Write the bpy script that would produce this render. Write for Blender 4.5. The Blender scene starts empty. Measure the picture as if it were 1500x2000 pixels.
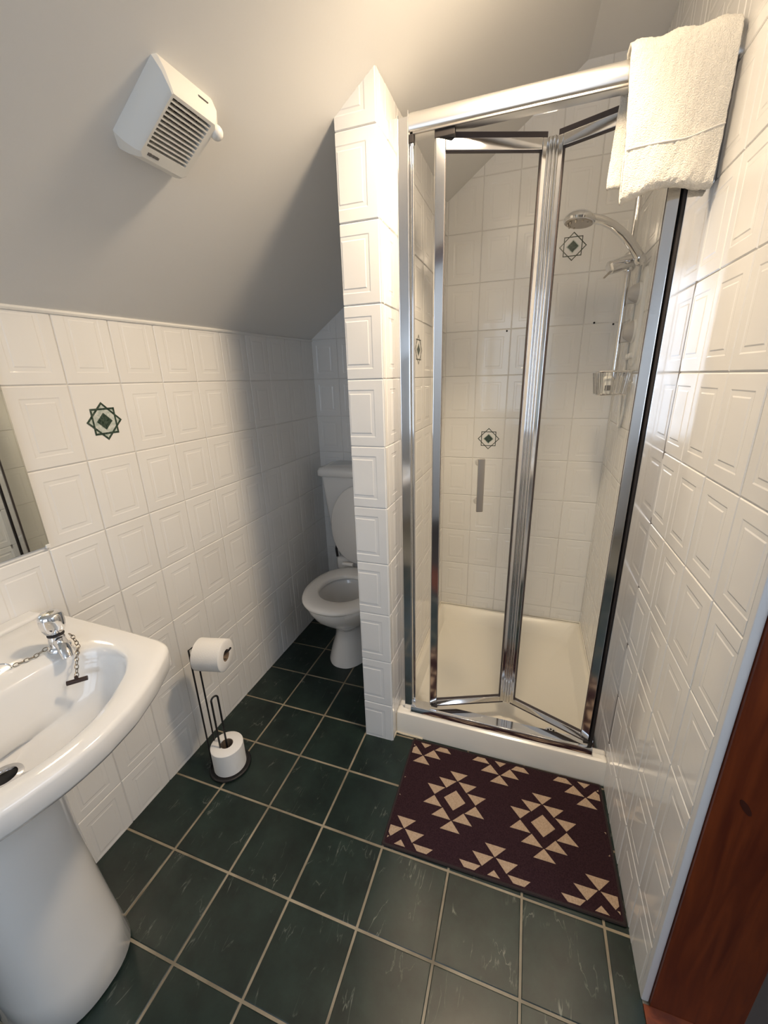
import bpy, bmesh, math, random
from mathutils import Vector, Matrix
random.seed(7)
PI = math.pi
S = bpy.context.scene
COL = S.collection

# ------------------------------------------------------------------ camera, world, lights, exposure
F_PX = 790.954
yaw, pit, rol = -0.3412, -0.318, -0.0287
fwd = Vector((math.sin(yaw) * math.cos(pit), math.cos(yaw) * math.cos(pit), math.sin(pit)))
rgt = Vector((math.cos(yaw), -math.sin(yaw), 0))
upv = rgt.cross(fwd)
r2 = rgt * math.cos(rol) + upv * math.sin(rol)
u2 = -rgt * math.sin(rol) + upv * math.cos(rol)
cam_data = bpy.data.cameras.new('camera')
cam_data.sensor_fit = 'HORIZONTAL'
cam_data.sensor_width = 36.0
cam_data.lens = 36.0 * F_PX / 1500.0
cam_data.clip_start = 0.01
cam = bpy.data.objects.new('camera', cam_data)
COL.objects.link(cam)
cam.matrix_world = Matrix(((r2.x, u2.x, -fwd.x, 1.135), (r2.y, u2.y, -fwd.y, 0.0),
                           (r2.z, u2.z, -fwd.z, 1.3701), (0, 0, 0, 1)))
S.camera = cam

world = bpy.data.worlds.new('world')
S.world = world
world.use_nodes = True
bg = world.node_tree.nodes['Background']
bg.inputs[0].default_value = (0.75, 0.85, 1.0, 1)
bg.inputs[1].default_value = 1.0

LAMP_POS = Vector((1.15, 0.98, 2.18))       # ceiling spotlight on the slope, in front of the shower
LAMP_AIM = Vector((-0.34, 0.16, -1.0)).normalized()
LAMP_COLOR = (1.0, 0.79, 0.55)
lamp_data = bpy.data.lights.new('ceiling_spot', 'SPOT')
lamp_data.energy = 34
lamp_data.color = LAMP_COLOR
lamp_data.spot_size = math.radians(128)
lamp_data.spot_blend = 1.0
lamp_data.shadow_soft_size = 0.085
lamp_o = bpy.data.objects.new('ceiling_spot', lamp_data)
COL.objects.link(lamp_o)
lamp_o.location = LAMP_POS
lamp_o.rotation_euler = LAMP_AIM.to_track_quat('-Z', 'Y').to_euler()
omni_data = bpy.data.lights.new('omni_fill', 'POINT')      # added weak omni fill at the spot, brightens the upper shower wall
omni_data.energy = 2.6
omni_data.color = LAMP_COLOR
omni_data.shadow_soft_size = 0.05
omni_o = bpy.data.objects.new('omni_fill', omni_data)
COL.objects.link(omni_o)
omni_o.location = LAMP_POS + LAMP_AIM * 0.03
win_light = bpy.data.lights.new('window_daylight', 'AREA')
win_light.shape = 'RECTANGLE'
win_light.size, win_light.size_y = 1.15, 1.25
win_light.energy = 4
win_light.color = (0.70, 0.82, 1.0)
wl = bpy.data.objects.new('window_daylight', win_light)
COL.objects.link(wl)
wl.location = (0.70, -1.36, 1.45)
wl.rotation_euler = (PI / 2, 0, 0)   # -Z axis towards +Y
hall_light = bpy.data.lights.new('hall_fill', 'AREA')   # added cool fill in the unseen hallway beyond the open doorway
hall_light.shape = 'RECTANGLE'
hall_light.size, hall_light.size_y = 0.7, 1.2
hall_light.energy = 11
hall_light.color = (0.72, 0.83, 1.0)
hl = bpy.data.objects.new('hall_fill', hall_light)
COL.objects.link(hl)
hl.location = (2.15, 0.2, 2.40)
S.view_settings.view_transform = 'Standard'
S.view_settings.look = 'None'
S.view_settings.gamma = 1.0
S.view_settings.use_curve_mapping = False
S.view_settings.exposure = 0.93

# ------------------------------------------------------------------ materials
MATS = {}
def mat(name, color, rough=0.5, metal=0.0, spec=0.5, coat=0.0):
    m = bpy.data.materials.new(name)
    m.use_nodes = True
    b = m.node_tree.nodes['Principled BSDF']
    b.inputs['Base Color'].default_value = (*color, 1)
    b.inputs['Roughness'].default_value = rough
    b.inputs['Metallic'].default_value = metal
    b.inputs['Specular IOR Level'].default_value = spec
    b.inputs['Coat Weight'].default_value = coat
    MATS[name] = m
    return m
def nodes(m):
    return m.node_tree.nodes, m.node_tree.links, m.node_tree.nodes['Principled BSDF']
def noise_tint(m, c0, c1, scale=8.0, detail=4.0, coord='Object', rnd=False, stretch=(1, 1, 1), lo=0.35, hi=0.65):
    n, l, b = nodes(m)
    tc = n.new('ShaderNodeTexCoord')
    mp = n.new('ShaderNodeMapping'); mp.inputs['Scale'].default_value = stretch
    nz = n.new('ShaderNodeTexNoise'); nz.noise_dimensions = '4D'
    nz.inputs['Scale'].default_value = scale; nz.inputs['Detail'].default_value = detail
    cr = n.new('ShaderNodeValToRGB')
    cr.color_ramp.elements[0].position = lo; cr.color_ramp.elements[0].color = (*c0, 1)
    cr.color_ramp.elements[1].position = hi; cr.color_ramp.elements[1].color = (*c1, 1)
    l.new(tc.outputs[coord], mp.inputs['Vector']); l.new(mp.outputs[0], nz.inputs['Vector'])
    if rnd:
        oi = n.new('ShaderNodeObjectInfo'); mu = n.new('ShaderNodeMath'); mu.operation = 'MULTIPLY'
        mu.inputs[1].default_value = 37.0
        l.new(oi.outputs['Random'], mu.inputs[0]); l.new(mu.outputs[0], nz.inputs['W'])
    l.new(nz.outputs[0], cr.inputs[0]); l.new(cr.outputs[0], b.inputs['Base Color'])
    return nz, cr
def add_bump(m, scale, strength, dist=0.001, detail=3.0, kind='noise'):
    n, l, b = nodes(m)
    tc = n.new('ShaderNodeTexCoord')
    nz = n.new('ShaderNodeTexNoise' if kind == 'noise' else 'ShaderNodeTexVoronoi')
    nz.inputs['Scale'].default_value = scale
    if kind == 'noise': nz.inputs['Detail'].default_value = detail
    bp = n.new('ShaderNodeBump'); bp.inputs['Strength'].default_value = strength
    bp.inputs['Distance'].default_value = dist
    l.new(tc.outputs['Object'], nz.inputs['Vector']); l.new(nz.outputs[0], bp.inputs['Height'])
    l.new(bp.outputs[0], b.inputs['Normal'])

mat('tile_white', (0.83, 0.82, 0.80), 0.10, spec=0.5)
noise_tint(MATS['tile_white'], (0.815, 0.80, 0.775), (0.85, 0.84, 0.82), 3.0, 2.0, rnd=True)
add_bump(MATS['tile_white'], 22.0, 0.25, 0.0016, 2.0)
mat('grout_white', (0.70, 0.68, 0.65), 0.8)
mat('paint', (0.82, 0.81, 0.79), 0.62, spec=0.3)
add_bump(MATS['paint'], 140.0, 0.12, 0.0008, 3.0)
mat('plain_wall', (0.70, 0.68, 0.64), 0.7)
mat('ceramic', (0.80, 0.785, 0.76), 0.10, spec=0.5, coat=0.4)
mat('ceramic_tray', (0.86, 0.82, 0.735), 0.22, spec=0.5)
mat('plastic_white', (0.82, 0.81, 0.78), 0.38)
mat('seat_plastic', (0.80, 0.775, 0.74), 0.25)
mat('fan_plastic', (0.80, 0.785, 0.74), 0.42)
mat('chrome', (0.80, 0.80, 0.81), 0.07, 1.0)
mat('chrome_satin', (0.90, 0.89, 0.87), 0.34, 1.0)
mat('chrome_frame', (0.80, 0.80, 0.81), 0.10, 1.0)
mat('steel_dull', (0.50, 0.46, 0.41), 0.38, 1.0)
mat('black_metal', (0.012, 0.011, 0.012), 0.45)
mat('black_rubber', (0.018, 0.014, 0.014), 0.6)
mat('seal_brown', (0.055, 0.042, 0.042), 0.55)
mat('dark_void', (0.006, 0.006, 0.006), 0.8)
mat('brown_plug', (0.035, 0.018, 0.014), 0.5)
mat('chain_metal', (0.30, 0.26, 0.21), 0.35, 1.0)
mat('paper', (0.86, 0.845, 0.82), 0.95, spec=0.1)
add_bump(MATS['paper'], 260.0, 0.35, 0.0012)
mat('cardboard', (0.22, 0.16, 0.11), 0.9)
mat('towel', (0.80, 0.76, 0.68), 1.0, spec=0.05)
add_bump(MATS['towel'], 420.0, 0.9, 0.003, 2.0)
MATS['towel'].node_tree.nodes['Principled BSDF'].inputs['Sheen Weight'].default_value = 0.25
mat('towel_band', (0.82, 0.78, 0.72), 0.95, spec=0.05)
mat('mat_plum', (0.030, 0.014, 0.018), 0.95, spec=0.1)
noise_tint(MATS['mat_plum'], (0.022, 0.010, 0.014), (0.040, 0.019, 0.023), 260.0, 2.0)
add_bump(MATS['mat_plum'], 500.0, 0.7, 0.002)
mat('mat_tan', (0.40, 0.29, 0.20), 0.95, spec=0.1)
noise_tint(MATS['mat_tan'], (0.35, 0.25, 0.17), (0.46, 0.34, 0.245), 300.0, 2.0)
mat('mat_edge', (0.020, 0.012, 0.012), 0.9)
mat('motif_dark', (0.035, 0.055, 0.042), 0.2)
noise_tint(MATS['motif_dark'], (0.010, 0.030, 0.018), (0.07, 0.10, 0.075), 160.0, 3.0)
mat('motif_pale', (0.58, 0.63, 0.58), 0.2)
noise_tint(MATS['motif_pale'], (0.40, 0.47, 0.42), (0.68, 0.70, 0.66), 130.0, 3.0)
mat('motif_line', (0.055, 0.065, 0.045), 0.2)
mat('grout_floor', (0.20, 0.165, 0.115), 0.85)
noise_tint(MATS['grout_floor'], (0.17, 0.14, 0.095), (0.34, 0.285, 0.20), 9.0, 4.0)
mat('bottle_white', (0.80, 0.78, 0.72), 0.3)
mat('label_grey', (0.16, 0.15, 0.14), 0.5)
mat('dial_grey', (0.50, 0.48, 0.46), 0.35)
mat('seal_grey', (0.22, 0.20, 0.185), 0.6)
mat('sealant', (0.62, 0.55, 0.42), 0.6)
mat('tile_edge', (0.72, 0.715, 0.71), 0.35)

# green marbled floor tile: cloudy dark green with pale scratch-like veins
def marble():
    m = mat('floor_green', (0.012, 0.028, 0.022), 0.30, spec=0.45)
    n, l, b = nodes(m)
    tc = n.new('ShaderNodeTexCoord'); oi = n.new('ShaderNodeObjectInfo')
    mu = n.new('ShaderNodeMath'); mu.operation = 'MULTIPLY'; mu.inputs[1].default_value = 53.0
    l.new(oi.outputs['Random'], mu.inputs[0])
    nz = n.new('ShaderNodeTexNoise'); nz.noise_dimensions = '4D'
    nz.inputs['Scale'].default_value = 9.0; nz.inputs['Detail'].default_value = 7.0; nz.inputs['Roughness'].default_value = 0.65
    l.new(tc.outputs['Object'], nz.inputs['Vector']); l.new(mu.outputs[0], nz.inputs['W'])
    cr = n.new('ShaderNodeValToRGB')
    cr.color_ramp.elements[0].position = 0.34; cr.color_ramp.elements[0].color = (0.0045, 0.0105, 0.0088, 1)
    cr.color_ramp.elements[1].position = 0.70; cr.color_ramp.elements[1].color = (0.017, 0.032, 0.026, 1)
    l.new(nz.outputs[0], cr.inputs[0])
    # veins: narrow band of a stretched noise, masked by a second noise
    mp = n.new('ShaderNodeMapping'); mp.inputs['Rotation'].default_value = (0, 0, 0.7); mp.inputs['Scale'].default_value = (5.0, 1.3, 1)
    l.new(tc.outputs['Object'], mp.inputs['Vector'])
    v = n.new('ShaderNodeTexNoise'); v.noise_dimensions = '4D'
    v.inputs['Scale'].default_value = 4.0; v.inputs['Detail'].default_value = 5.0; v.inputs['Distortion'].default_value = 0.6
    l.new(mp.outputs[0], v.inputs['Vector']); l.new(mu.outputs[0], v.inputs['W'])
    vr = n.new('ShaderNodeValToRGB')
    e = vr.color_ramp.elements
    e[0].position = 0.492; e[0].color = (0, 0, 0, 1); e[1].position = 0.508; e[1].color = (0, 0, 0, 1)
    k = e.new(0.5); k.color = (1, 1, 1, 1)
    l.new(v.outputs[0], vr.inputs[0])
    ms = n.new('ShaderNodeTexNoise'); ms.noise_dimensions = '4D'; ms.inputs['Scale'].default_value = 16.0
    l.new(tc.outputs['Object'], ms.inputs['Vector']); l.new(mu.outputs[0], ms.inputs['W'])
    mr = n.new('ShaderNodeValToRGB'); mr.color_ramp.elements[0].position = 0.52; mr.color_ramp.elements[1].position = 0.72
    l.new(ms.outputs[0], mr.inputs[0])
    mm = n.new('ShaderNodeMath'); mm.operation = 'MULTIPLY'
    l.new(vr.outputs[0], mm.inputs[0]); l.new(mr.outputs[0], mm.inputs[1])
    mx = n.new('ShaderNodeMix'); mx.data_type = 'RGBA'
    mx.inputs[7].default_value = (0.20, 0.21, 0.175, 1)
    l.new(mm.outputs[0], mx.inputs[0]); l.new(cr.outputs[0], mx.inputs[6])
    l.new(mx.outputs[2], b.inputs['Base Color'])
    bp = n.new('ShaderNodeBump'); bp.inputs['Strength'].default_value = 0.35; bp.inputs['Distance'].default_value = 0.0015
    l.new(nz.outputs[0], bp.inputs['Height']); l.new(bp.outputs[0], b.inputs['Normal'])
marble()

# red-brown stained pine
def wood():
    m = mat('mahogany', (0.10, 0.022, 0.008), 0.38, spec=0.4)
    n, l, b = nodes(m)
    tc = n.new('ShaderNodeTexCoord')
    mp = n.new('ShaderNodeMapping'); mp.inputs['Scale'].default_value = (14, 14, 1.1)
    nz = n.new('ShaderNodeTexNoise'); nz.inputs['Scale'].default_value = 3.0; nz.inputs['Detail'].default_value = 5.0; nz.inputs['Distortion'].default_value = 0.8
    cr = n.new('ShaderNodeValToRGB')
    cr.color_ramp.elements[0].position = 0.3; cr.color_ramp.elements[0].color = (0.085, 0.014, 0.004, 1)
    cr.color_ramp.elements[1].position = 0.72; cr.color_ramp.elements[1].color = (0.19, 0.038, 0.008, 1)
    l.new(tc.outputs['Object'], mp.inputs[0]); l.new(mp.outputs[0], nz.inputs['Vector'])
    l.new(nz.outputs[0], cr.inputs[0]); l.new(cr.outputs[0], b.inputs['Base Color'])
wood()
mat('hall_floor', (0.03, 0.018, 0.012), 0.5)
mat('wood_knot', (0.045, 0.009, 0.004), 0.4)

def glass_mat(name, tint, f0):
    m = bpy.data.materials.new(name); m.use_nodes = True
    n, l = m.node_tree.nodes, m.node_tree.links
    n.remove(n['Principled BSDF'])
    tr = n.new('ShaderNodeBsdfTransparent'); tr.inputs[0].default_value = (*tint, 1)
    gl = n.new('ShaderNodeBsdfGlossy'); gl.inputs['Roughness'].default_value = 0.01
    fr = n.new('ShaderNodeFresnel')
    ge = n.new('ShaderNodeNewGeometry'); io = n.new('ShaderNodeMix'); io.data_type = 'FLOAT'   # same index on both faces of the thin pane
    io.inputs[2].default_value = f0; io.inputs[3].default_value = 1.0 / f0
    l.new(ge.outputs['Backfacing'], io.inputs[0]); l.new(io.outputs[0], fr.inputs[0])
    mx = n.new('ShaderNodeMixShader')
    l.new(fr.outputs[0], mx.inputs[0]); l.new(tr.outputs[0], mx.inputs[1]); l.new(gl.outputs[0], mx.inputs[2])
    l.new(mx.outputs[0], n['Material Output'].inputs[0])
    MATS[name] = m
glass_mat('shower_glass', (0.992, 0.996, 0.992), 1.22)
glass_mat('window_glass', (0.97, 0.98, 0.98), 1.45)
mat('mirror_glass', (0.83, 0.86, 0.83), 0.01, 1.0)

def emis(name, color, strength):
    m = bpy.data.materials.new(name); m.use_nodes = True
    n, l = m.node_tree.nodes, m.node_tree.links
    n.remove(n['Principled BSDF'])
    e = n.new('ShaderNodeEmission'); e.inputs[0].default_value = (*color, 1); e.inputs[1].default_value = strength
    l.new(e.outputs[0], n['Material Output'].inputs[0]); MATS[name] = m

# ------------------------------------------------------------------ mesh helpers
ORG = {}
def empty(name, label, cat, loc, group=None):
    o = bpy.data.objects.new(name, None)
    COL.objects.link(o); o.location = loc; o.empty_display_size = 0.05
    o['label'] = label; o['category'] = cat
    if group: o['group'] = group
    ORG[o.name] = Vector(loc)
    return o
def finish(me, smooth=40):
    me.update()
    if smooth:
        me.shade_smooth()
        me.set_sharp_from_angle(angle=math.radians(smooth))
def link(name, me, m, parent=None, label=None, cat=None, kind=None):
    """vertices of me are in world coordinates; they are moved into the frame of the top-level thing"""
    o = bpy.data.objects.new(name, me)
    COL.objects.link(o)
    if parent is not None:
        org = ORG[parent.name]
        o.parent = parent
    else:
        org = Vector((0, 0, 0))
    if org.length > 0:
        me.transform(Matrix.Translation(-org))
    ORG[o.name] = org
    for k in (m if isinstance(m, (list, tuple)) else [m]):
        me.materials.append(MATS[k])
    if label: o['label'] = label
    if cat: o['category'] = cat
    if kind: o['kind'] = kind
    return o
class B:
    def __init__(self): self.bm = bmesh.new(); self.bev = False
    def face(self, pts, mi=0):
        f = self.bm.faces.new([self.bm.verts.new(p) for p in pts]); f.material_index = mi; return f
    def box(self, lo, hi, r=0.0, seg=2, M=None):
        t = bmesh.new()
        bmesh.ops.create_cube(t, size=1.0)
        lo, hi = Vector(lo), Vector(hi)
        for v in t.verts:
            v.co = Vector(((lo.x + hi.x) / 2 + v.co.x * (hi.x - lo.x), (lo.y + hi.y) / 2 + v.co.y * (hi.y - lo.y), (lo.z + hi.z) / 2 + v.co.z * (hi.z - lo.z)))
        if r > 0:
            self.bev = True
            bmesh.ops.bevel(t, geom=t.edges[:], offset=r, segments=seg, affect='EDGES', profile=0.5, clamp_overlap=True)
        self.merge(t, M); return self
    def merge(self, t, M=None):
        me = bpy.data.meshes.new('tmp'); 
        if M is not None: t.transform(M)
        t.to_mesh(me); t.free(); self.bm.from_mesh(me); bpy.data.meshes.remove(me)
    def loft(self, rings, cap0=True, cap1=True, closed=False):
        bm = self.bm
        R = [[bm.verts.new(p) for p in r] for r in rings]
        n = len(R[0])
        rng = range(len(R)) if closed else range(len(R) - 1)
        for i in rng:
            a, b = R[i], R[(i + 1) % len(R)]
            for j in range(n):
                k = (j + 1) % n
                bm.faces.new((a[j], a[k], b[k], b[j]))
        if not closed:
            if cap0: bm.faces.new(list(reversed(R[0])))
            if cap1: bm.faces.new(R[-1])
        return self
    def tube(self, pts, r, seg=8, closed=False, caps=True):
        pts = [Vector(p) for p in pts]; n = len(pts)
        rr = r if isinstance(r, (list, tuple)) else [r] * n
        rings = []; prev = None
        for i, p in enumerate(pts):
            if closed: t = pts[(i + 1) % n] - pts[i - 1]
            else: t = pts[min(i + 1, n - 1)] - pts[max(i - 1, 0)]
            t.normalize()
            if prev is None:
                a = Vector((0, 0, 1)) if abs(t.z) < 0.9 else Vector((1, 0, 0))
                x = a.cross(t).normalized()
            else:
                x = (prev - t * prev.dot(t)).normalized()
            prev = x; y = t.cross(x)
            rings.append([p + (x * math.cos(2 * PI * k / seg) + y * math.sin(2 * PI * k / seg)) * rr[i] for k in range(seg)])
        self.loft(rings, caps, caps, closed); return self
    def lathe(self, prof, org, axis=(0, 0, 1), seg=32, caps=True):
        axis = Vector(axis).normalized(); org = Vector(org)
        a = Vector((0, 0, 1)) if abs(axis.z) < 0.9 else Vector((1, 0, 0))
        x = a.cross(axis).normalized(); y = axis.cross(x)
        rings = [[org + axis * h + (x * math.cos(2 * PI * k / seg) + y * math.sin(2 * PI * k / seg)) * max(r, 1e-5) for k in range(seg)] for r, h in prof]
        self.loft(rings, caps, caps); return self
    def extrude_poly(self, pts, d):
        """pts: world polygon, d: vector"""
        d = Vector(d)
        self.loft([[Vector(p) for p in pts], [Vector(p) + d for p in pts]]); return self
    def mesh(self, name, smooth=40, weld=1e-6):
        if weld: bmesh.ops.remove_doubles(self.bm, verts=self.bm.verts[:], dist=weld)
        bmesh.ops.recalc_face_normals(self.bm, faces=self.bm.faces[:])
        me = bpy.data.meshes.new(name); self.bm.to_mesh(me); self.bm.free()
        finish(me, smooth); return me
    def build(self, name, m, parent=None, smooth=40, **k):
        bev = self.bev
        o = link(name, self.mesh(name, smooth), m, parent, **k)
        if bev:                                                   # keep the flat faces of bevelled boxes flat
            w = o.modifiers.new('weighted', 'WEIGHTED_NORMAL'); w.keep_sharp = True; w.weight = 100
        return o
def arc(c, r, a0, a1, n, ex, ey):
    c, ex, ey = Vector(c), Vector(ex), Vector(ey)
    return [c + ex * (r * math.cos(a0 + (a1 - a0) * i / n)) + ey * (r * math.sin(a0 + (a1 - a0) * i / n)) for i in range(n + 1)]

# ------------------------------------------------------------------ room dimensions (metres)
XR = 1.488       # right wall face
YB = 2.102       # back wall face
YP = 1.182       # front of the partition pier
PX0, PX1 = 0.616, 0.7233
YF = -1.30       # wall behind the camera
ZC = 2.47        # flat ceiling
def slope_z(x, y): return 1.548 + 0.0185 * (y - 0.67) + 0.72 * x
def slope_x(y): return (ZC - 1.548 - 0.0185 * (y - 0.67)) / 0.72
TW, TH = 0.1517, 0.2

# ------------------------------------------------------------------ wall tiles
RELIEF = [(0.0, 0.0024), (0.0022, 0.0040), (0.0285, 0.0047), (0.0312, 0.0039), (0.0395, 0.0040), (0.0422, 0.0049)]
FLAT = [(0.0, 0.0022), (0.0022, 0.0042)]
TILE_CACHE = {}
GAP = 0.0022
def tile_mesh(w, h, cuts, flat=False):
    key = (round(w, 4), round(h, 4), flat, tuple(tuple(round(c, 4) for c in k) for k in cuts))
    if key in TILE_CACHE: return TILE_CACHE[key]
    bm = bmesh.new()
    rings = []
    for ins, z in (FLAT if flat else RELIEF):
        rings.append([bm.verts.new(p) for p in ((ins, ins, z), (w - ins, ins, z), (w - ins, h - ins, z), (ins, h - ins, z))])
    for a, b in zip(rings, rings[1:]):
        for j in range(4):
            k = (j + 1) % 4
            bm.faces.new((a[j], a[k], b[k], b[j]))
    bm.faces.new(rings[-1])
    for a, b, c in cuts:   # keep a*u + b*v <= c
        nn = Vector((a, b, 0)); L = nn.length
        bmesh.ops.bisect_plane(bm, geom=bm.verts[:] + bm.edges[:] + bm.faces[:], plane_co=nn * (c / L / L), plane_no=nn, clear_outer=True)
    if not bm.faces:
        bm.free(); TILE_CACHE[key] = None; return None
    us = [v.co.x for v in bm.verts]; vs = [v.co.y for v in bm.verts]
    if max(us) - min(us) < 0.006 or max(vs) - min(vs) < 0.006:
        bm.free(); TILE_CACHE[key] = None; return None
    be = [e for e in bm.edges if e.is_boundary]
    r = bmesh.ops.extrude_edge_only(bm, edges=be)
    for g in r['geom']:
        if isinstance(g, bmesh.types.BMVert): g.co.z = -0.001
    bmesh.ops.recalc_face_normals(bm, faces=bm.faces[:])
    me = bpy.data.meshes.new('tile'); bm.to_mesh(me); bm.free()
    if sum(p.normal.z * p.area for p in me.polygons) < 0: me.flip_normals()
    finish(me, 7)
    me.materials.append(MATS['tile_white'])
    TILE_CACHE[key] = me
    return me
def motif_mesh(kind):
    b = B()
    def frame(a, w, rot, z, mi):
        for k in range(4):
            t0, t1 = rot + PI / 2 * k, rot + PI / 2 * (k + 1)
            o0, o1 = Vector((math.cos(t0), math.sin(t0), 0)), Vector((math.cos(t1), math.sin(t1), 0))
            q = [o0 * a, o1 * a, o1 * (a - w), o0 * (a - w)]
            b.face([(p.x, p.y, z) for p in q], mi)
    def solid(a, rot, z, mi):
        b.face([(a * math.cos(rot + PI / 2 * k), a * math.sin(rot + PI / 2 * k), z) for k in range(4)], mi)
    if kind == 'filled':
        solid(0.050, 0, 0.00455, 1); solid(0.049, PI / 4, 0.00460, 1)
        frame(0.053, 0.0075, 0, 0.0048, 0); frame(0.051, 0.0075, PI / 4, 0.0049, 0)
        solid(0.0235, 0, 0.0050, 0)
    else:
        frame(0.053, 0.0050, 0, 0.0048, 2); frame(0.051, 0.0050, PI / 4, 0.0049, 2)
        solid(0.026, 0, 0.0047, 1); solid(0.0215, 0, 0.0050, 0)
    me = bpy.data.meshes.new('motif')
    b.bm.to_mesh(me); b.bm.free()
    if me.polygons[0].normal.z < 0: me.flip_normals()
    for k in ('motif_dark', 'motif_pale', 'motif_line'): me.materials.append(MATS[k])
    return me
MOTIF = {k: motif_mesh(k) for k in ('filled', 'outline')}
def tile_wall(wall, org, u, nrm, u_ref, v_ref, u_rng, v_rng, planes=(), tw=TW, th=TH, motifs=()):
    """org: world point of u=v=0; planes: keep a*u+b*v<=c in wall coords"""
    u = Vector(u); n = Vector(nrm); v = Vector((0, 0, 1)); org = Vector(org)
    planes = list(planes) + [(1, 0, u_rng[1]), (-1, 0, -u_rng[0]), (0, 1, v_rng[1]), (0, -1, -v_rng[0])]
    i0 = math.floor((u_rng[0] - u_ref) / tw); i1 = math.ceil((u_rng[1] - u_ref) / tw)
    j0 = math.floor((v_rng[0] - v_ref) / th); j1 = math.ceil((v_rng[1] - v_ref) / th)
    w, h = tw - GAP, th - GAP
    for i in range(i0, i1):
        for j in range(j0, j1):
            a, c = u_ref + i * tw + GAP / 2, v_ref + j * th + GAP / 2
            cuts = []; drop = False
            for pa, pb, pc in planes:
                vals = [pa * (a + x) + pb * (c + y) - pc for x in (0, w) for y in (0, h)]
                if min(vals) >= -1e-5: drop = True; break
                if max(vals) > 1e-5: cuts.append((pa, pb, pc - pa * a - pb * c))
            if drop: continue
            mk = None
            for mu_, mv_, kk in motifs:
                if abs(mu_ - (a + w / 2)) < tw / 2 and abs(mv_ - (c + h / 2)) < th / 2: mk = kk
            me = tile_mesh(w, h, cuts, mk is not None)
            if me is None: continue
            o = bpy.data.objects.new('tile', me); COL.objects.link(o); o.parent = wall
            p = org + u * a + v * c
            ax = n * random.uniform(-0.0003, 0.0006)
            o.matrix_local = Matrix(((u.x, v.x, n.x, p.x + ax.x), (u.y, v.y, n.y, p.y + ax.y), (u.z, v.z, n.z, p.z), (0, 0, 0, 1)))
            ORG[o.name] = Vector((0, 0, 0))
            if mk:
                g = bpy.data.objects.new('motif', MOTIF[mk]); COL.objects.link(g); g.parent = o
                g.location = (w / 2, h / 2, 0)
                g['label'] = 'dark green star of two crossed squares'

G0 = 0.0016
# left wall
b = B()
b.box((-0.10, YF, -0.02), (G0, YB + 0.1, 1.62))
wall_left = b.build('wall_left', 'grout_white', smooth=0, kind='structure', label='low white tiled wall under the sloped ceiling')
tile_wall(wall_left, (0, 0, 0), (0, 1, 0), (1, 0, 0), 0.7704, 1.3772, (-0.30, YB), (0.0, 1.75),
          planes=[(-0.0185, 1, 1.548 - 0.0185 * 0.67 - 0.002)], motifs=[(0.846, 1.277, 'filled')])
# back wall (toilet niche + shower)
b = B()
b.box((-0.10, YB - G0, -0.02), (XR + 0.1, YB + 0.1, 2.56))
wall_back = b.build('wall_back', 'grout_white', smooth=0, kind='structure', label='white tiled end wall behind the toilet and shower')
kz = 1.548 + 0.0185 * (YB - 0.67)
tile_wall(wall_back, (0, YB, 0), (1, 0, 0), (0, -1, 0), 0.0, 1.3772, (0.0, PX0), (0.0, 2.1), planes=[(-0.72, 1, kz)])
tile_wall(wall_back, (0, YB, 0), (1, 0, 0), (0, -1, 0), 0.8815, 1.9701, (PX1, XR), (0.0, ZC), planes=[(-0.72, 1, kz)], tw=0.1498,
          motifs=[(1.256, 1.87, 'outline'), (0.9564, 1.07, 'outline')])
# partition between toilet niche and shower
b = B()
def part_prism(y0, y1):
    pts = []
    for y in (y0, y1):
        pts.append([(PX0 - G0, y, -0.02), (PX1 + G0, y, -0.02), (PX1 + G0, y, slope_z(PX1, y)), (PX0 - G0, y, slope_z(PX0, y))])
    b.loft(pts)
part_prism(YP - G0, YB)
wall_part = b.build('wall_partition', 'grout_white', smooth=0, kind='structure', label='narrow white tiled partition between toilet and shower')
tile_wall(wall_part, (0, YP, 0), (1, 0, 0), (0, -1, 0), PX1 + 0.003 - TW, 1.9695, (PX0 - 0.003, PX1 + 0.003), (0.0, 2.3), planes=[(-0.72, 1, 1.548 + 0.0185 * (YP - 0.67))])
tile_wall(wall_part, (PX1, 0, 0), (0, 1, 0), (1, 0, 0), 1.584 + TW / 2, 1.9695, (YP - 0.002, YB), (0.0, 2.4),
          planes=[(-0.0185, 1, 1.548 - 0.0185 * 0.67 + 0.72 * PX1)], motifs=[(1.584, 1.47, 'outline')])
tile_wall(wall_part, (PX0, 0, 0), (0, -1, 0), (-1, 0, 0), -YP - TW, 1.9695, (-YB, -YP + 0.002), (0.0, 2.3),
          planes=[(0.0185, 1, 1.548 - 0.0185 * 0.67 + 0.72 * PX0)])
# right wall, with the doorway behind / beside the camera
DY1, DY0, DZ = 0.690, -0.20, 2.02
KNOT = (1.545, 0.645)
b = B()
b.box((XR - G0, DY1, -0.02), (XR + 0.16, YB + 0.1, 2.56))
b.box((XR - G0, YF, -0.02), (XR + 0.16, DY0, 2.56))
b.box((XR - G0, DY0, DZ), (XR + 0.16, DY1, 2.56))
wall_right = b.build('wall_right', 'grout_white', smooth=0, kind='structure', label='white relief tiled wall running past the shower to the wooden doorway')
tile_wall(wall_right, (XR, 0, 0), (0, -1, 0), (-1, 0, 0), -1.1219, 1.5643, (-YB, -0.7), (0.0, ZC - 0.001))
b = B(); b.box((XR - 0.0045, DY1 - 0.006, 0.0), (XR + 0.011, 0.7005, 2.469), 0.003)
b.build('edge_trim', 'tile_edge', wall_right, label='rounded pale tile edge strip')
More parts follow.
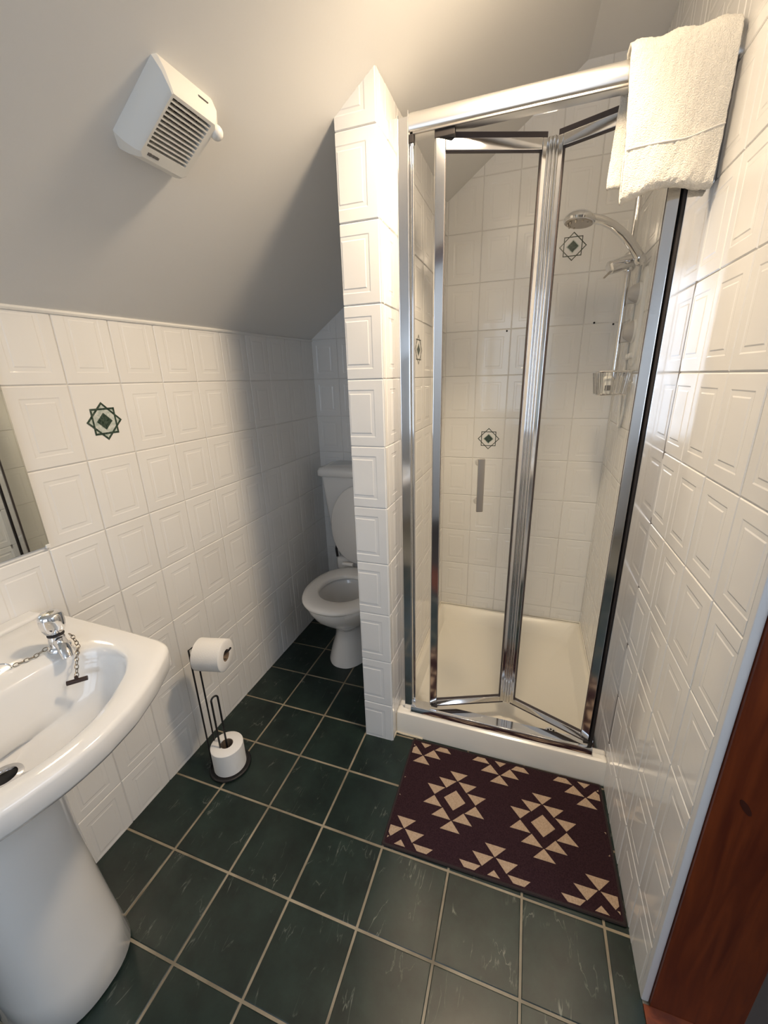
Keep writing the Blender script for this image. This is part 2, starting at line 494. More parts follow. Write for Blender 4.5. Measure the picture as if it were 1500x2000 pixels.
# wall behind the camera, with the window
WX0, WX1, WZ0, WZ1 = 0.12, 1.28, 0.82, 2.08
b = B()
b.box((-0.1, YF - 0.1, -0.02), (WX0, YF, 2.56)); b.box((WX1, YF - 0.1, -0.02), (XR + 0.16, YF, 2.56))
b.box((WX0, YF - 0.1, -0.02), (WX1, YF, WZ0)); b.box((WX0, YF - 0.1, WZ1), (WX1, YF, 2.56))
b.build('wall_front', 'plain_wall', smooth=0, kind='structure', label='plain painted wall with the window')
b = B()
for lo, hi in (((WX0, 0, WZ0), (WX0 + 0.04, 0, WZ1)), ((WX1 - 0.04, 0, WZ0), (WX1, 0, WZ1)), ((WX0, 0, WZ0), (WX1, 0, WZ0 + 0.04)), ((WX0, 0, WZ1 - 0.04), (WX1, 0, WZ1)), ((0.68, 0, WZ0), (0.72, 0, WZ1))):
    b.box((lo[0], YF - 0.045, lo[2]), (hi[0], YF - 0.005, hi[2]), 0.003)
win = b.build('window_1', 'plastic_white', kind='structure', label='white framed window with daylight')
b = B(); b.box((WX0 + 0.035, YF - 0.028, WZ0 + 0.035), (WX1 - 0.035, YF - 0.024, WZ1 - 0.035))
b.build('pane', 'window_glass', win, smooth=0)
# ceiling: slope + flat strip
b = B()
rings = []
for y in (YF - 0.05, YB + 0.05):
    xs = slope_x(y)
    rings.append([(-0.08, y, slope_z(-0.08, y)), (xs, y, ZC), (XR + 0.1, y, ZC), (XR + 0.1, y, ZC + 0.08), (xs - 0.04, y, ZC + 0.08), (-0.08, y, slope_z(-0.08, y) + 0.10)])
b.loft(rings)
b.build('ceiling', 'paint', smooth=0, kind='structure', label='grey white painted ceiling sloping down to the left wall')
# bead along the top of the left wall
b = B(); b.tube([(0.004, y, slope_z(0.004, y) - 0.004) for y in (-0.4, 0.6, 1.3, YB)], 0.0065, 8)
b.build('trim_1', 'plastic_white', kind='structure', label='cream bead where the tiles meet the sloped ceiling')

# ------------------------------------------------------------------ floor
b = B(); b.box((-0.1, YF, -0.06), (XR + 0.16, YB + 0.1, -0.0012))
floor = b.build('floor', 'grout_floor', smooth=0, kind='structure', label='dark green marbled floor tiles with beige grout')
FSX, FSY, FG = 0.204, 0.2052, 0.0062
FT = {}
def floor_tile(x0, x1, y0, y1):
    key = (round(x1 - x0, 3), round(y1 - y0, 3))
    if key not in FT:
        w, h = x1 - x0, y1 - y0
        bm = bmesh.new()
        rs = [[(0, 0, -0.003), (w, 0, -0.003), (w, h, -0.003), (0, h, -0.003)]]
        for ins, z in ((0, -0.0012), (0.0018, 0.0)):
            rs.append([(ins, ins, z), (w - ins, ins, z), (w - ins, h - ins, z), (ins, h - ins, z)])
        R = [[bm.verts.new(p) for p in r] for r in rs]
        for a, c in zip(R, R[1:]):
            for j in range(4): bm.faces.new((a[j], a[(j + 1) % 4], c[(j + 1) % 4], c[j]))
        bm.faces.new(R[-1])
        me = bpy.data.meshes.new('floor_tile'); bm.to_mesh(me); bm.free(); finish(me, 30)
        me.materials.append(MATS['floor_green']); FT[key] = me
    o = bpy.data.objects.new('floor_tile', FT[key]); COL.objects.link(o); o.parent = floor
    o.location = (x0, y0, random.uniform(-0.0003, 0.0003))
for i in range(-1, 7):
    for j in range(-5, 7):
        x0, x1 = 0.2014 + i * FSX + FG / 2, 0.2014 + (i + 1) * FSX - FG / 2
        y0, y1 = 0.8011 + j * FSY + FG / 2, 0.8011 + (j + 1) * FSY - FG / 2
        x0, x1, y1 = max(x0, 0.001), min(x1, XR - 0.001), min(y1, YB)
        if x1 - x0 < 0.01 or y1 - y0 < 0.01: continue
        if x0 > PX0 and y0 > 1.32: continue            # under the shower tray
        floor_tile(x0, x1, y0, y1)

# ------------------------------------------------------------------ door (in the right wall)
LX0, LX1 = XR + 0.0115, XR + 0.174
b = B(); b.box((LX0, DY1 - 0.012, 0.0), (LX1, DY1 + 0.02, DZ), 0.002)
door = b.build('door_1', 'mahogany', kind='structure', label='red brown stained wooden door lining at the end of the tiled wall')
b = B(); b.box((LX0, DY0 - 0.02, 0.0), (LX1, DY0 + 0.012, DZ), 0.002); b.build('lining_board', 'mahogany', door)
b = B(); b.box((LX0, DY0 + 0.012, DZ - 0.014), (LX1, DY1 - 0.012, DZ + 0.01), 0.002); b.build('lining_head', 'mahogany', door)
b = B(); b.lathe([(0.010, 0), (0.010, 0.0008)], (0, 0, 0), (0, -1, 0), 20)
kn = b.mesh('wood_knot'); kn.transform(Matrix.Translation((KNOT[0], DY1 - 0.0117, KNOT[1])) @ Matrix.Rotation(-0.55, 4, 'Y') @ Matrix.Diagonal((0.55, 1, 1.9, 1)))
link('wood_knot', kn, 'wood_knot', door, label='dark oval knot in the wood')
b = B(); b.box((XR - 0.002, DY0 + 0.012, -0.004), (LX1, DY1 - 0.012, 0.004), 0.001); b.build('threshold', 'mahogany', door)
# hallway beyond the doorway
b = B(); b.box((XR + 0.16, -1.0, -0.06), (2.75, 1.6, -0.002)); b.build('floor', 'hall_floor', smooth=0, kind='structure', label='dark hallway floor beyond the doorway')
b = B(); b.box((2.70, -1.0, -0.02), (2.80, 1.6, 2.56)); b.box((XR + 0.16, 1.55, -0.02), (2.75, 1.65, 2.56)); b.box((XR + 0.16, -1.05, -0.02), (2.75, -0.95, 2.56))
b.build('wall_hall', 'plain_wall', smooth=0, kind='structure', label='pale hallway wall beyond the doorway')
b = B(); b.box((XR + 0.16, -1.0, 2.47), (2.75, 1.6, 2.55)); b.build('ceiling', 'paint', smooth=0, kind='structure', label='hallway ceiling')

# ------------------------------------------------------------------ ceiling lamp (above the frame; lights the room)
LB = Vector((LAMP_POS.x, LAMP_POS.y, slope_z(LAMP_POS.x, LAMP_POS.y)))
lt = empty('ceiling_lamp', 'small white spotlight on the sloped ceiling', 'lamp', LB)
b = B(); b.lathe([(0.040, -0.04), (0.040, 0.022), (0.020, 0.024)], LB, (0, 0, -1), 28); b.build('lamp_mount', 'plastic_white', lt)
hb = LAMP_POS - LAMP_AIM * 0.062
b = B(); b.lathe([(0.030, -0.045), (0.052, -0.030), (0.060, 0.0), (0.060, 0.004), (0.056, 0.004), (0.050, -0.004)], hb, LAMP_AIM, 32); b.build('lamp_housing', 'plastic_white', lt)

# ------------------------------------------------------------------ shower tray
TX0, TX1, TY0, TY1, TZ = PX1 + 0.004, XR - 0.004, 1.222, YB - 0.005, 0.103
tray = empty('shower_tray', 'cream white square shower tray inside the glass enclosure', 'shower tray', ((TX0 + TX1) / 2, (TY0 + TY1) / 2, 0))
def rrect(x0, x1, y0, y1, r, z, n=6):
    pts = []
    for cx, cy, a in ((x1 - r, y0 + r, -PI / 2), (x1 - r, y1 - r, 0), (x0 + r, y1 - r, PI / 2), (x0 + r, y0 + r, PI)):
        for k in range(n + 1):
            t = a + PI / 2 * k / n
            pts.append((cx + r * math.cos(t), cy + r * math.sin(t), z))
    return pts
b = B()
b.loft([rrect(TX0, TX1, TY0, TY1, 0.004, 0.0), rrect(TX0, TX1, TY0 + 0.004, TY1, 0.004, TZ - 0.012), rrect(TX0 + 0.002, TX1 - 0.002, TY0 + 0.006, TY1 - 0.002, 0.006, TZ - 0.004),
        rrect(TX0 + 0.008, TX1 - 0.008, TY0 + 0.014, TY1 - 0.008, 0.008, TZ),
        rrect(TX0 + 0.022, TX1 - 0.022, TY0 + 0.072, TY1 - 0.022, 0.02, TZ), rrect(TX0 + 0.028, TX1 - 0.028, TY0 + 0.078, TY1 - 0.028, 0.025, TZ - 0.006),
        rrect(TX0 + 0.046, TX1 - 0.062, TY0 + 0.086, TY1 - 0.082, 0.045, TZ - 0.054), rrect(TX0 + 0.052, TX1 - 0.068, TY0 + 0.092, TY1 - 0.090, 0.045, TZ - 0.0575),
        rrect(TX0 + 0.20, TX1 - 0.20, TY0 + 0.25, TY1 - 0.30, 0.06, TZ - 0.059)])
b.build('tray_body', 'ceramic_tray', tray, smooth=24)
b = B(); b.lathe([(0.024, -0.001), (0.024, 0.002), (0.020, 0.0035), (0.004, 0.0035)], (1.314, 1.360, TZ - 0.0575), seg=28)
ws = b.build('waste', 'chrome', tray)
b = B()
for k in range(8):
    t = 2 * PI * k / 8
    b.lathe([(0.0040, 0), (0.0040, 0.0006)], (1.314 + 0.0135 * math.cos(t), 1.360 + 0.0135 * math.sin(t), TZ - 0.0575 + 0.0033), seg=8)
b.build('drain_holes', 'dark_void', ws)
b = B(); b.tube([(TX0 - 0.002, TY0 - 0.03, 0.002), (TX0 + 0.001, TY0 - 0.002, 0.005), (TX0 + 0.03, TY0 - 0.003, 0.004), (TX0 + 0.11, TY0 - 0.002, 0.003)], 0.004, 6)
b.tube([(TX0, TY0 - 0.001, 0.0), (TX0 - 0.001, TY0 - 0.001, 0.10)], 0.003, 6)
b.build('sealant_bead', 'sealant', tray, label='yellowed sealant along the tray edge')
b = B(); b.tube([(PX1 + 0.008, 1.30, TZ + 0.003), (PX1 + 0.008, YB - 0.008, TZ + 0.003), (XR - 0.008, YB - 0.008, TZ + 0.003), (XR - 0.008, 1.30, TZ + 0.003)], 0.005, 6)
b.build('wall_sealant', 'ceramic_tray', tray)

# ------------------------------------------------------------------ shower enclosure
FZ0, FZ1 = TZ + 0.0003, 2.020
enc = empty('shower_enclosure', 'chrome framed shower enclosure with folding glass door', 'shower door', ((TX0 + TX1) / 2, 1.27, TZ))
b = B(); b.box((PX1 + 0.004, 1.262, FZ0), (0.757, 1.300, 2.012), 0.0015)
b.build('wall_profile', 'chrome_frame', enc)
b = B(); b.box((0.7565, 1.2535, FZ0), (0.786, 1.296, 2.006), 0.002)
b.box((0.7555, 1.2525, FZ0), (0.7585, 1.258, 2.012), 0.001); b.box((0.7845, 1.2525, FZ0 + 0.02), (0.7875, 1.258, 2.018), 0.001)
jl = b.build('jamb', 'chrome_frame', enc)
b = B(); b.tube([(0.7935, 1.264, FZ0 + 0.03), (0.7935, 1.264, 1.955)], 0.0055, 12); b.build('bead', 'chrome', jl)
b = B(); b.box((0.788, 1.256, 1.950), (0.799, 1.275, 1.976), 0.002); b.build('bracket', 'black_rubber', jl)
b = B(); b.box((0.7885, 1.256, FZ0 + 0.035), (0.7985, 1.272, FZ0 + 0.055), 0.002); b.build('stop', 'chrome', jl)
b = B(); b.box((1.4345, 1.2545, FZ0), (XR - 0.0005, 1.296, 2.006), 0.0015)
jr = b.build('jamb', 'chrome_frame', enc)
b = B(); b.box((1.4835, 1.2500, FZ0), (XR + 0.0005, 1.2545, 2.006), 0.001); b.build('wall_seal', 'seal_grey', jr)
b = B(); b.box((1.4285, 1.259, FZ0 + 0.01), (1.4345, 1.290, 1.97), 0.001); b.build('seal', 'black_rubber', jr)
# header: rounded front profile swept along X
prof = [(1.300, 1.972), (1.256, 1.972), (1.252, 1.976), (1.2505, 1.986), (1.2515, 1.998), (1.255, 2.008), (1.262, 2.0155), (1.272, 2.0195), (1.285, 2.021), (1.300, 2.021)]
b = B(); b.loft([[(0.7875, y, z) for y, z in prof], [(1.487, y, z) for y, z in prof]])
hd = b.build('header_rail', 'chrome_satin', enc, smooth=60)
b = B(); b.box((0.7875, 1.2560, 1.9675), (1.434, 1.262, 1.9725), 0.001); b.build('lower_lip', 'steel_dull', hd)
# bottom track
prof = [(1.300, FZ0), (1.2365, FZ0), (1.2360, FZ0 + 0.002), (1.2350, FZ0 + 0.030), (1.2365, FZ0 + 0.0325), (1.2400, FZ0 + 0.0335), (1.2460, FZ0 + 0.0330), (1.2490, FZ0 + 0.0290), (1.2580, FZ0 + 0.012), (1.300, FZ0 + 0.010)]
b = B(); b.loft([[(0.786, y, z) for y, z in prof], [(1.4345, y, z) for y, z in prof]]); b.build('bottom_track', 'chrome_frame', enc, smooth=35)
# folding door: two leaves
def leaf(a, c, hinge_at_end, label):
    a, c = Vector((*a, 0)), Vector((*c, 0))
    d = (c - a); L = d.length; d.normalize(); nrm = Vector((d.y, -d.x, 0))     # outward (towards the room)
    M = Matrix(((d.x, -nrm.x, 0, a.x), (d.y, -nrm.y, 0, a.y), (0, 0, 1, 0), (0, 0, 0, 1)))  # local x along leaf, y inwards, z up
    z0, z1, sw, th = 0.136, 1.952, 0.026, 0.018
    b = B()
    b.box((0, -th / 2, z0), (sw, th / 2, z1), 0.002, M=M); b.box((L - sw, -th / 2, z0), (L, th / 2, z1), 0.002, M=M)
    b.box((sw, -th / 2, z0), (L - sw, th / 2, z0 + 0.022), 0.0015, M=M); b.box((sw, -th / 2, z1 - 0.026), (L - sw, th / 2, z1), 0.0015, M=M)
    o = b.build('door_panel', 'chrome_frame', enc, label=label)
    b = B(); b.box((sw - 0.003, -0.002, z0 + 0.018), (L - sw + 0.003, 0.002, z1 - 0.022), M=M); b.build('glass_pane', 'shower_glass', o, smooth=0)
    b = B()
    for x in (sw, L - sw - 0.002): b.box((x, -0.0045, z0 + 0.022), (x + 0.002, 0.0045, z1 - 0.026), M=M)
    for z in (z0 + 0.022, z1 - 0.028): b.box((sw, -0.0045, z), (L - sw, 0.0045, z + 0.002), M=M)
    b.build('glazing_gasket', 'seal_brown', o, smooth=0)
    b = B(); b.box((0.012, -0.006, z1), (L - 0.012, 0.006, z1 + 0.014), 0.001, M=M); b.build('brush_seal', 'seal_brown', o)
    b = B(); b.box((0.012, -0.006, z0 - 0.009), (L - 0.012, 0.006, z0), 0.001, M=M); b.build('brush_seal', 'seal_brown', o)
    return o, M, L, nrm
FOLD = (1.141, 1.385)
dl, ML, LL, NL = leaf((0.853, 1.270), (FOLD[0] - 0.004, FOLD[1]), True, 'left leaf of the folding glass door')
dr, MR, LR, NR = leaf((FOLD[0] + 0.004, FOLD[1]), (1.4265, 1.272), False, 'right leaf of the folding glass door')
b = B()
for k, (ox, oy) in enumerate(((-0.013, -0.010), (-0.005, -0.015), (0.004, -0.016), (0.012, -0.011))):
    b.tube([(FOLD[0] + ox, FOLD[1] + oy, 0.137), (FOLD[0] + ox, FOLD[1] + oy, 1.951)], 0.0048, 10)
b.box((FOLD[0] - 0.014, FOLD[1] - 0.012, 0.137), (FOLD[0] + 0.013, FOLD[1] - 0.004, 1.951))
b.build('fold_hinge', 'chrome', enc)
for lo, hi in (((0.853, 1.262, 1.952), (0.905, 1.280, 1.970)), ((0.860, 1.264, 0.130), (0.885, 1.280, 0.137)), ((1.408, 1.264, 0.126), (1.427, 1.282, 0.137))):
    b = B(); b.box(lo, hi, 0.002); b.build('pivot_block', 'black_rubber', enc)
# pull handle on the left leaf
b = B()
hx = 0.150
b.box((hx - 0.010, -0.045, 0.947), (hx + 0.012, -0.036, 1.123), 0.003, M=ML)
b.build('pull_handle', 'steel_dull', dl, label='flat vertical pull handle')
for z in (1.105, 0.975):
    b = B(); p0 = ML @ Vector((hx, -0.002, z)); p1 = ML @ Vector((hx, -0.037, z))
    b.lathe([(0.010, 0), (0.011, 0.006), (0.008, 0.012), (0.007, 0.035)], p0, p1 - p0, 16)
    b.build('handle_stud', 'chrome', dl)

# ------------------------------------------------------------------ towel over the header
tw_ = empty('bath_towel', 'folded cream towel hanging over the right end of the header rail', 'towel', (1.385, 1.27, 2.03))
def towel_profile():
    pts = [(1.2445, 1.84), (1.2440, 1.775)]
    pts += [(1.2315 + 0.0125 * math.cos(t), 1.768 - 0.011 * math.sin(t)) for t in [PI * k / 6 for k in range(7)]]
    pts += [(1.2185, 1.80), (1.2185, 1.84), (1.2185, 1.88), (1.2195, 1.92), (1.2215, 1.96), (1.2245, 1.99)]
    pts += [(1.266 + 0.040 * math.cos(t), 2.000 + 0.036 * math.sin(t)) for t in [PI - PI * k / 8 for k in range(9)]]
    pts += [(1.309, 1.97), (1.312, 1.93), (1.313, 1.88), (1.313, 1.83), (1.312, 1.795)]
    return pts
PR = towel_profile()
random.seed(11)
def wob(x, z): return 0.0035 * math.sin(x * 46 + z * 9) + 0.002 * math.sin(x * 90 - z * 31 + 1.0)
X0T, X1T = 1.281, 1.4725
NX = 26
top_grid = []
b = B(); bm = b.bm
grid = []
for i in range(NX + 1):
    s = i / NX
    row = []
    for j, (y, z) in enumerate(PR):
        f = j / (len(PR) - 1)
        x = X0T + (X1T - X0T) * s
        low = max(0.0, (1.99 - z) / 0.23)
        x += 0.016 * low * (1 - s) * (1 if y < 1.26 else -0.7) - 0.002 * low * s
        amp = min(1.0, low)
        yy = y + (wob(x, z) * amp if y < 1.26 else wob(x + 0.5, z) * amp * 0.7)
        zz = z + (0.010 * math.sin(s * 5.2 - 0.6) - 0.012 * (1 - s) if z < 1.80 and y < 1.25 else 0)
        if z > 1.995: zz += 0.003 * math.sin(s * 17) + 0.004 * s
        row.append(bm.verts.new((x, yy, zz)))
    grid.append(row)
for i in range(NX):
    for j in range(len(PR) - 1):
        bm.faces.new((grid[i][j], grid[i + 1][j], grid[i + 1][j + 1], grid[i][j + 1]))
me = b.mesh('cloth', 60)
cl = link('cloth', me, 'towel', tw_)
md = cl.modifiers.new('sub', 'SUBSURF'); md.levels = 1; md.render_levels = 2
md = cl.modifiers.new('solid', 'SOLIDIFY'); md.thickness = 0.0075; md.offset = 0
tx = bpy.data.textures.new('terry', 'CLOUDS'); tx.noise_scale = 0.008; tx.noise_depth = 3
md = cl.modifiers.new('terry', 'DISPLACE'); md.texture = tx; md.strength = 0.0048; md.mid_level = 0.5; md.texture_coords = 'LOCAL'
b = B()
ring = []
for i in range(25):
    s = i / 24; x = X0T + 0.013 + (X1T - X0T - 0.014) * s; z = 1.833 + 0.014 * s * s + 0.003 * math.sin(s * 8)
    ring.append((x, 1.2185 + wob(x, z) * 0.7 - 0.0042, z))
b.tube(ring, 0.0016, 6); b.build('hem_stitch', 'towel_band', tw_)

# ------------------------------------------------------------------ shower fittings on the right wall
RX, RY = 1.432, 1.835
sr = empty('shower_riser', 'chrome riser rail with sliding bracket on the shower side wall', 'shower rail', (RX, RY, 1.36))
b = B(); b.tube([(RX, RY, 1.345), (RX, RY, 2.06)], 0.0095, 16); b.build('rail', 'chrome', sr)
for z in (1.362, 2.04):
    b = B(); b.tube([(RX, RY, z), (XR - 0.001, RY, z)], 0.009, 12); b.lathe([(0.017, 0), (0.017, 0.004), (0.012, 0.010)], (XR - 0.0005, RY, z), (-1, 0, 0), 20)
    b.lathe([(0.013, -0.016), (0.014, -0.010), (0.014, 0.010), (0.013, 0.016)], (RX, RY, z), seg=16)
    b.build('wall_mount', 'chrome', sr)
BZ = 1.738
b = B(); b.lathe([(0.017, -0.028), (0.020, -0.022), (0.020, 0.022), (0.017, 0.028)], (RX, RY, BZ), seg=20)
b.tube([(RX + 0.020, RY - 0.004, BZ + 0.012), (RX, RY - 0.012, BZ + 0.002), (RX - 0.035, RY - 0.026, BZ - 0.010), (RX - 0.066, RY - 0.040, BZ - 0.020), (RX - 0.070, RY - 0.042, BZ - 0.022)], [0.020, 0.022, 0.023, 0.022, 0.016], 18)
bk = b.build('slide_bracket', 'chrome', sr)
b = B(); b.tube([(RX - 0.060, RY - 0.040, BZ - 0.030), (RX - 0.082, RY - 0.052, BZ - 0.052)], [0.004, 0.003], 8); b.build('lever', 'steel_dull', bk)
# hand shower
hs = empty('hand_shower', 'curved chrome hand shower head resting in the rail bracket', 'shower head', (RX, RY - 0.05, BZ))
path = [(1.450, 1.780, 1.738), (1.438, 1.770, 1.754), (1.415, 1.756, 1.778), (1.385, 1.740, 1.805), (1.350, 1.724, 1.828), (1.315, 1.710, 1.843), (1.280, 1.700, 1.850)]
b = B(); b.tube(path, [0.0145, 0.0155, 0.0155, 0.0145, 0.0135, 0.0135, 0.015], 16); b.build('handle', 'chrome', hs)
ax = Vector((-0.13, -0.07, -1)).normalized()
hc = Vector((1.245, 1.690, 1.852))
b = B(); b.lathe([(0.012, -0.016), (0.034, -0.012), (0.046, -0.002), (0.050, 0.008), (0.047, 0.014), (0.044, 0.015), (0.043, 0.013)], hc, ax, 36); hh = b.build('spray_head', 'chrome', hs)
b = B(); b.lathe([(0.042, 0.013), (0.040, 0.017), (0.012, 0.018)], hc, ax, 30)
for k in range(10):
    t = 2 * PI * k / 10; e = Vector((math.cos(t), math.sin(t), 0)) * 0.032
    b.lathe([(0.004, 0.014), (0.003, 0.021)], hc + e, ax, 6)
b.build('spray_plate', 'steel_dull', hh)
b = B(); b.lathe([(0.0165, 0), (0.0185, 0.004), (0.0185, 0.022), (0.013, 0.030)], (1.446, 1.777, 1.743), Vector((0.55, 0.45, -0.75)), 18); b.build('collar', 'chrome', hs)
hose = [(1.458, 1.788, 1.724), (1.464, 1.806, 1.728), (1.470, 1.845, 1.730), (1.475, 1.878, 1.70), (1.477, 1.890, 1.60), (1.477, 1.890, 1.45), (1.477, 1.885, 1.28), (1.477, 1.862, 1.18), (1.478, 1.830, 1.17), (1.479, 1.810, 1.24), (1.479, 1.806, 1.374)]
hp = []
for i in range(len(hose) - 1):
    p0, p1, p2, p3 = [Vector(hose[max(0, min(len(hose) - 1, k))]) for k in (i - 1, i, i + 1, i + 2)]
    for k in range(5):
        t = k / 5
        hp.append(0.5 * ((2 * p1) + (p2 - p0) * t + (2 * p0 - 5 * p1 + 4 * p2 - p3) * t * t + (3 * p1 - p0 - 3 * p2 + p3) * t ** 3))
b = B(); b.tube(hp, 0.0055, 8); b.build('hose', 'plastic_white', hs)
# valve: white column plate with two dials
sv = empty('shower_valve', 'white shower valve with two grey dials beside the riser rail', 'shower valve', (XR, 1.80, 1.40))
b = B()
rings = []
for d, sc in ((0.0, 1.0), (0.008, 0.98), (0.012, 0.90)):
    rings.append([(XR - 0.003 - d, 1.802 + 0.047 * sc * math.copysign(abs(math.cos(t)) ** 0.6, math.cos(t)), 1.55 + 0.165 * sc * math.copysign(abs(math.sin(t)) ** 0.75, math.sin(t))) for t in [2 * PI * k / 40 for k in range(40)]])
b.loft(rings); b.build('body', 'plastic_white', sv)
for zc, rr in ((1.632, 0.036), (1.508, 0.040)):
    b = B(); b.lathe([(rr, 0.0), (rr, 0.004), (rr * 0.93, 0.008)], (XR - 0.015, 1.802, zc), (-1, 0, 0), 28); d = b.build('dial', 'plastic_white', sv)
    b = B(); b.lathe([(rr * 0.92, 0.008), (rr * 0.86, 0.014), (rr * 0.70, 0.025), (rr * 0.52, 0.035), (rr * 0.30, 0.038)], (XR - 0.015, 1.802, zc), (-1, 0, 0), 24)
    b.box((XR - 0.055, 1.797, zc - rr * 0.9), (XR - 0.022, 1.807, zc + 0.004), 0.003)
    b.build('dial_grip', 'dial_grey', d)
for y, z in ((1.780, 1.425), (1.822, 1.422)):
    b = B(); b.lathe([(0.010, 0), (0.010, 0.012), (0.006, 0.016)], (XR - 0.012, y, z), (-1, 0, 0), 14); b.build('button', 'plastic_white', sv)
# wire basket hung from the rail
bs = empty('shower_caddy', 'small chrome wire soap basket at the foot of the riser rail', 'basket', (1.42, 1.76, 1.285))
def brect(s, z):
    cx, cy = 1.415, 1.765
    return [(x, y, z) for x, y, _ in rrect(cx - 0.058 * s, cx + 0.058 * s, cy - 0.062 * s, cy + 0.062 * s, 0.02 * s, z, 4)]
b = B(); b.tube(brect(1.0, 1.372), 0.0032, 6, closed=True); b.build('rim', 'chrome', bs)
b = B(); b.tube(brect(0.84, 1.292), 0.0022, 6, closed=True)
for k in range(5): 
    y = 1.765 - 0.04 + 0.02 * k
    b.tube([(1.370, y, 1.292), (1.460, y, 1.292)], 0.0016, 6)
b.build('base_wires', 'chrome', bs)
b = B()
t_, l_ = brect(1.0, 1.372), brect(0.84, 1.292)
for i in range(0, len(t_)):
    b.tube([t_[i], l_[i]], 0.0014, 5)
def lerp(p, q, f): return tuple(a + (c - a) * f for a, c in zip(p, q))
for i in (4, 9, 14, 19):
    for f in (0.2, 0.4, 0.6, 0.8): b.tube([lerp(t_[i], t_[(i + 1) % 20], f), lerp(l_[i], l_[(i + 1) % 20], f)], 0.0014, 5)
b.build('side_wires', 'chrome', bs)
b = B(); b.tube([(1.425, 1.826, 1.372), (RX, RY - 0.006, 1.378)], 0.003, 6); b.build('hook', 'chrome', bs)
bt = empty('soap_bottle', 'small white bottle with a grey label standing in the wire basket', 'bottle', (1.402, 1.745, 1.294))
b = B(); b.lathe([(0.016, 0.0), (0.018, 0.004), (0.018, 0.052), (0.014, 0.060), (0.008, 0.063)], (1.402, 1.745, 1.2945), seg=20); b.build('bottle_body', 'bottle_white', bt)
b = B(); b.lathe([(0.009, 0.0), (0.009, 0.014), (0.007, 0.016)], (1.402, 1.745, 1.3575), seg=16); b.build('cap', 'bottle_white', bt)
b = B(); b.box((1.391, 1.7245, 1.307), (1.412, 1.7268, 1.325), 0.0005); b.build('bottle_label', 'label_grey', bt)
# screw holes in the back wall
b = B()
for x, z in ((1.372, 1.573), (1.446, 1.563), (1.013, 1.562)):
    b = B(); b.lathe([(0.0042, 0.0), (0.0042, 0.0007)], (x, YB - 0.0062, z), (0, -1, 0), 10)
    b.build('screw_hole', 'dark_void', wall_back, label='old dark screw hole')

# ------------------------------------------------------------------ extractor fan on the sloped ceiling
SL = 0.72; cs = 1 / math.sqrt(1 + SL * SL)
def fan_pt(y, s, h):
    x = s * cs; return Vector((x + SL * cs * h, y, slope_z(x, y) - cs * h))
fan = empty('extractor_fan', 'white square extractor fan with slatted grille on the sloped ceiling', 'fan', fan_pt(0.795, 0.525, 0.0))
def frect(y0, y1, s0, s1, h, c=0.0):
    if c == 0: return [fan_pt(y0, s0, h), fan_pt(y1, s0, h), fan_pt(y1, s1, h), fan_pt(y0, s1, h)]
    return [fan_pt(*p, h) for p in ((y0 + c, s0), (y1 - c, s0), (y1, s0 + c), (y1, s1 - c), (y1 - c, s1), (y0 + c * 0.3, s1), (y0, s1 - c * 0.3), (y0, s0 + c))]
b = B()
b.loft([frect(0.717, 0.876, 0.438, 0.607, -0.004, 0.022), frect(0.717, 0.876, 0.438, 0.607, 0.005, 0.022), frect(0.724, 0.872, 0.446, 0.602, 0.022, 0.016), frect(0.733, 0.857, 0.458, 0.592, 0.040, 0.010), frect(0.738, 0.852, 0.464, 0.587, 0.045, 0.008)], cap1=False)
ring_o = frect(0.738, 0.852, 0.464, 0.587, 0.045, 0.008)
gy0, gy1, gs0, gs1 = 0.743, 0.838, 0.485, 0.581
ri = [fan_pt(*p, 0.045) for p in ((gy0 + 0.001, gs0), (gy1 - 0.001, gs0), (gy1, gs0 + 0.001), (gy1, gs1 - 0.001), (gy1 - 0.001, gs1), (gy0 + 0.001, gs1), (gy0, gs1 - 0.001), (gy0, gs0 + 0.001))]
rd = [p - (fan_pt(0, 0, 1) - fan_pt(0, 0, 0)) * 0.03 for p in ri]
b.loft([ring_o, ri, rd], cap0=False, cap1=False)
b.build('housing', 'fan_plastic', fan, smooth=25)
b = B(); b.face(frect(gy0, gy1, gs0, gs1, 0.016)); b.build('grille_back', 'seal_brown', fan, smooth=0)
for k in range(11):
    s = gs0 + 0.0065 + (gs1 - gs0 - 0.013) * k / 10
    b = B(); b.loft([frect(gy0 - 0.001, gy1 + 0.001, s - 0.0013, s + 0.0013, 0.034), frect(gy0 - 0.001, gy1 + 0.001, s - 0.0013, s + 0.0013, 0.0452)])
    b.build('slat', 'fan_plastic', fan, smooth=0)
for y in (0.766, 0.790, 0.815):
    b = B(); b.loft([frect(y - 0.002, y + 0.002, gs0, gs1, 0.020), frect(y - 0.002, y + 0.002, gs0, gs1, 0.0325)]); b.build('grille_bar', 'steel_dull', fan, smooth=0)
b = B(); bmesh.ops.create_uvsphere(b.bm, u_segments=18, v_segments=12, radius=0.0135)
me = b.mesh('knob', 60); me.transform(Matrix.Translation(fan_pt(0.862, 0.575, 0.040))); link('knob', me, 'plastic_white', fan)
b = B()
y = 0.752
random.seed(3)
for wd, hg in ((0.0045, 0.0055), (0.003, 0.0065), (0.0045, 0.005), (0.004, 0.0055), (0.003, 0.005), (0.004, 0.0055), (0.0035, 0.0045)):
    b.loft([frect(y, y + wd * 0.85, 0.474 - hg / 2, 0.474 + hg / 2, 0.0449), frect(y, y + wd * 0.85, 0.474 - hg / 2, 0.474 + hg / 2, 0.0455)]); y += wd
b.build('maker_mark', 'label_grey', fan, smooth=0)
b = B(); b.loft([frect(0.808, 0.832, 0.600, 0.604, 0.019), frect(0.808, 0.832, 0.600, 0.6045, 0.022)]); b.build('catch_slot', 'label_grey', fan, smooth=0)

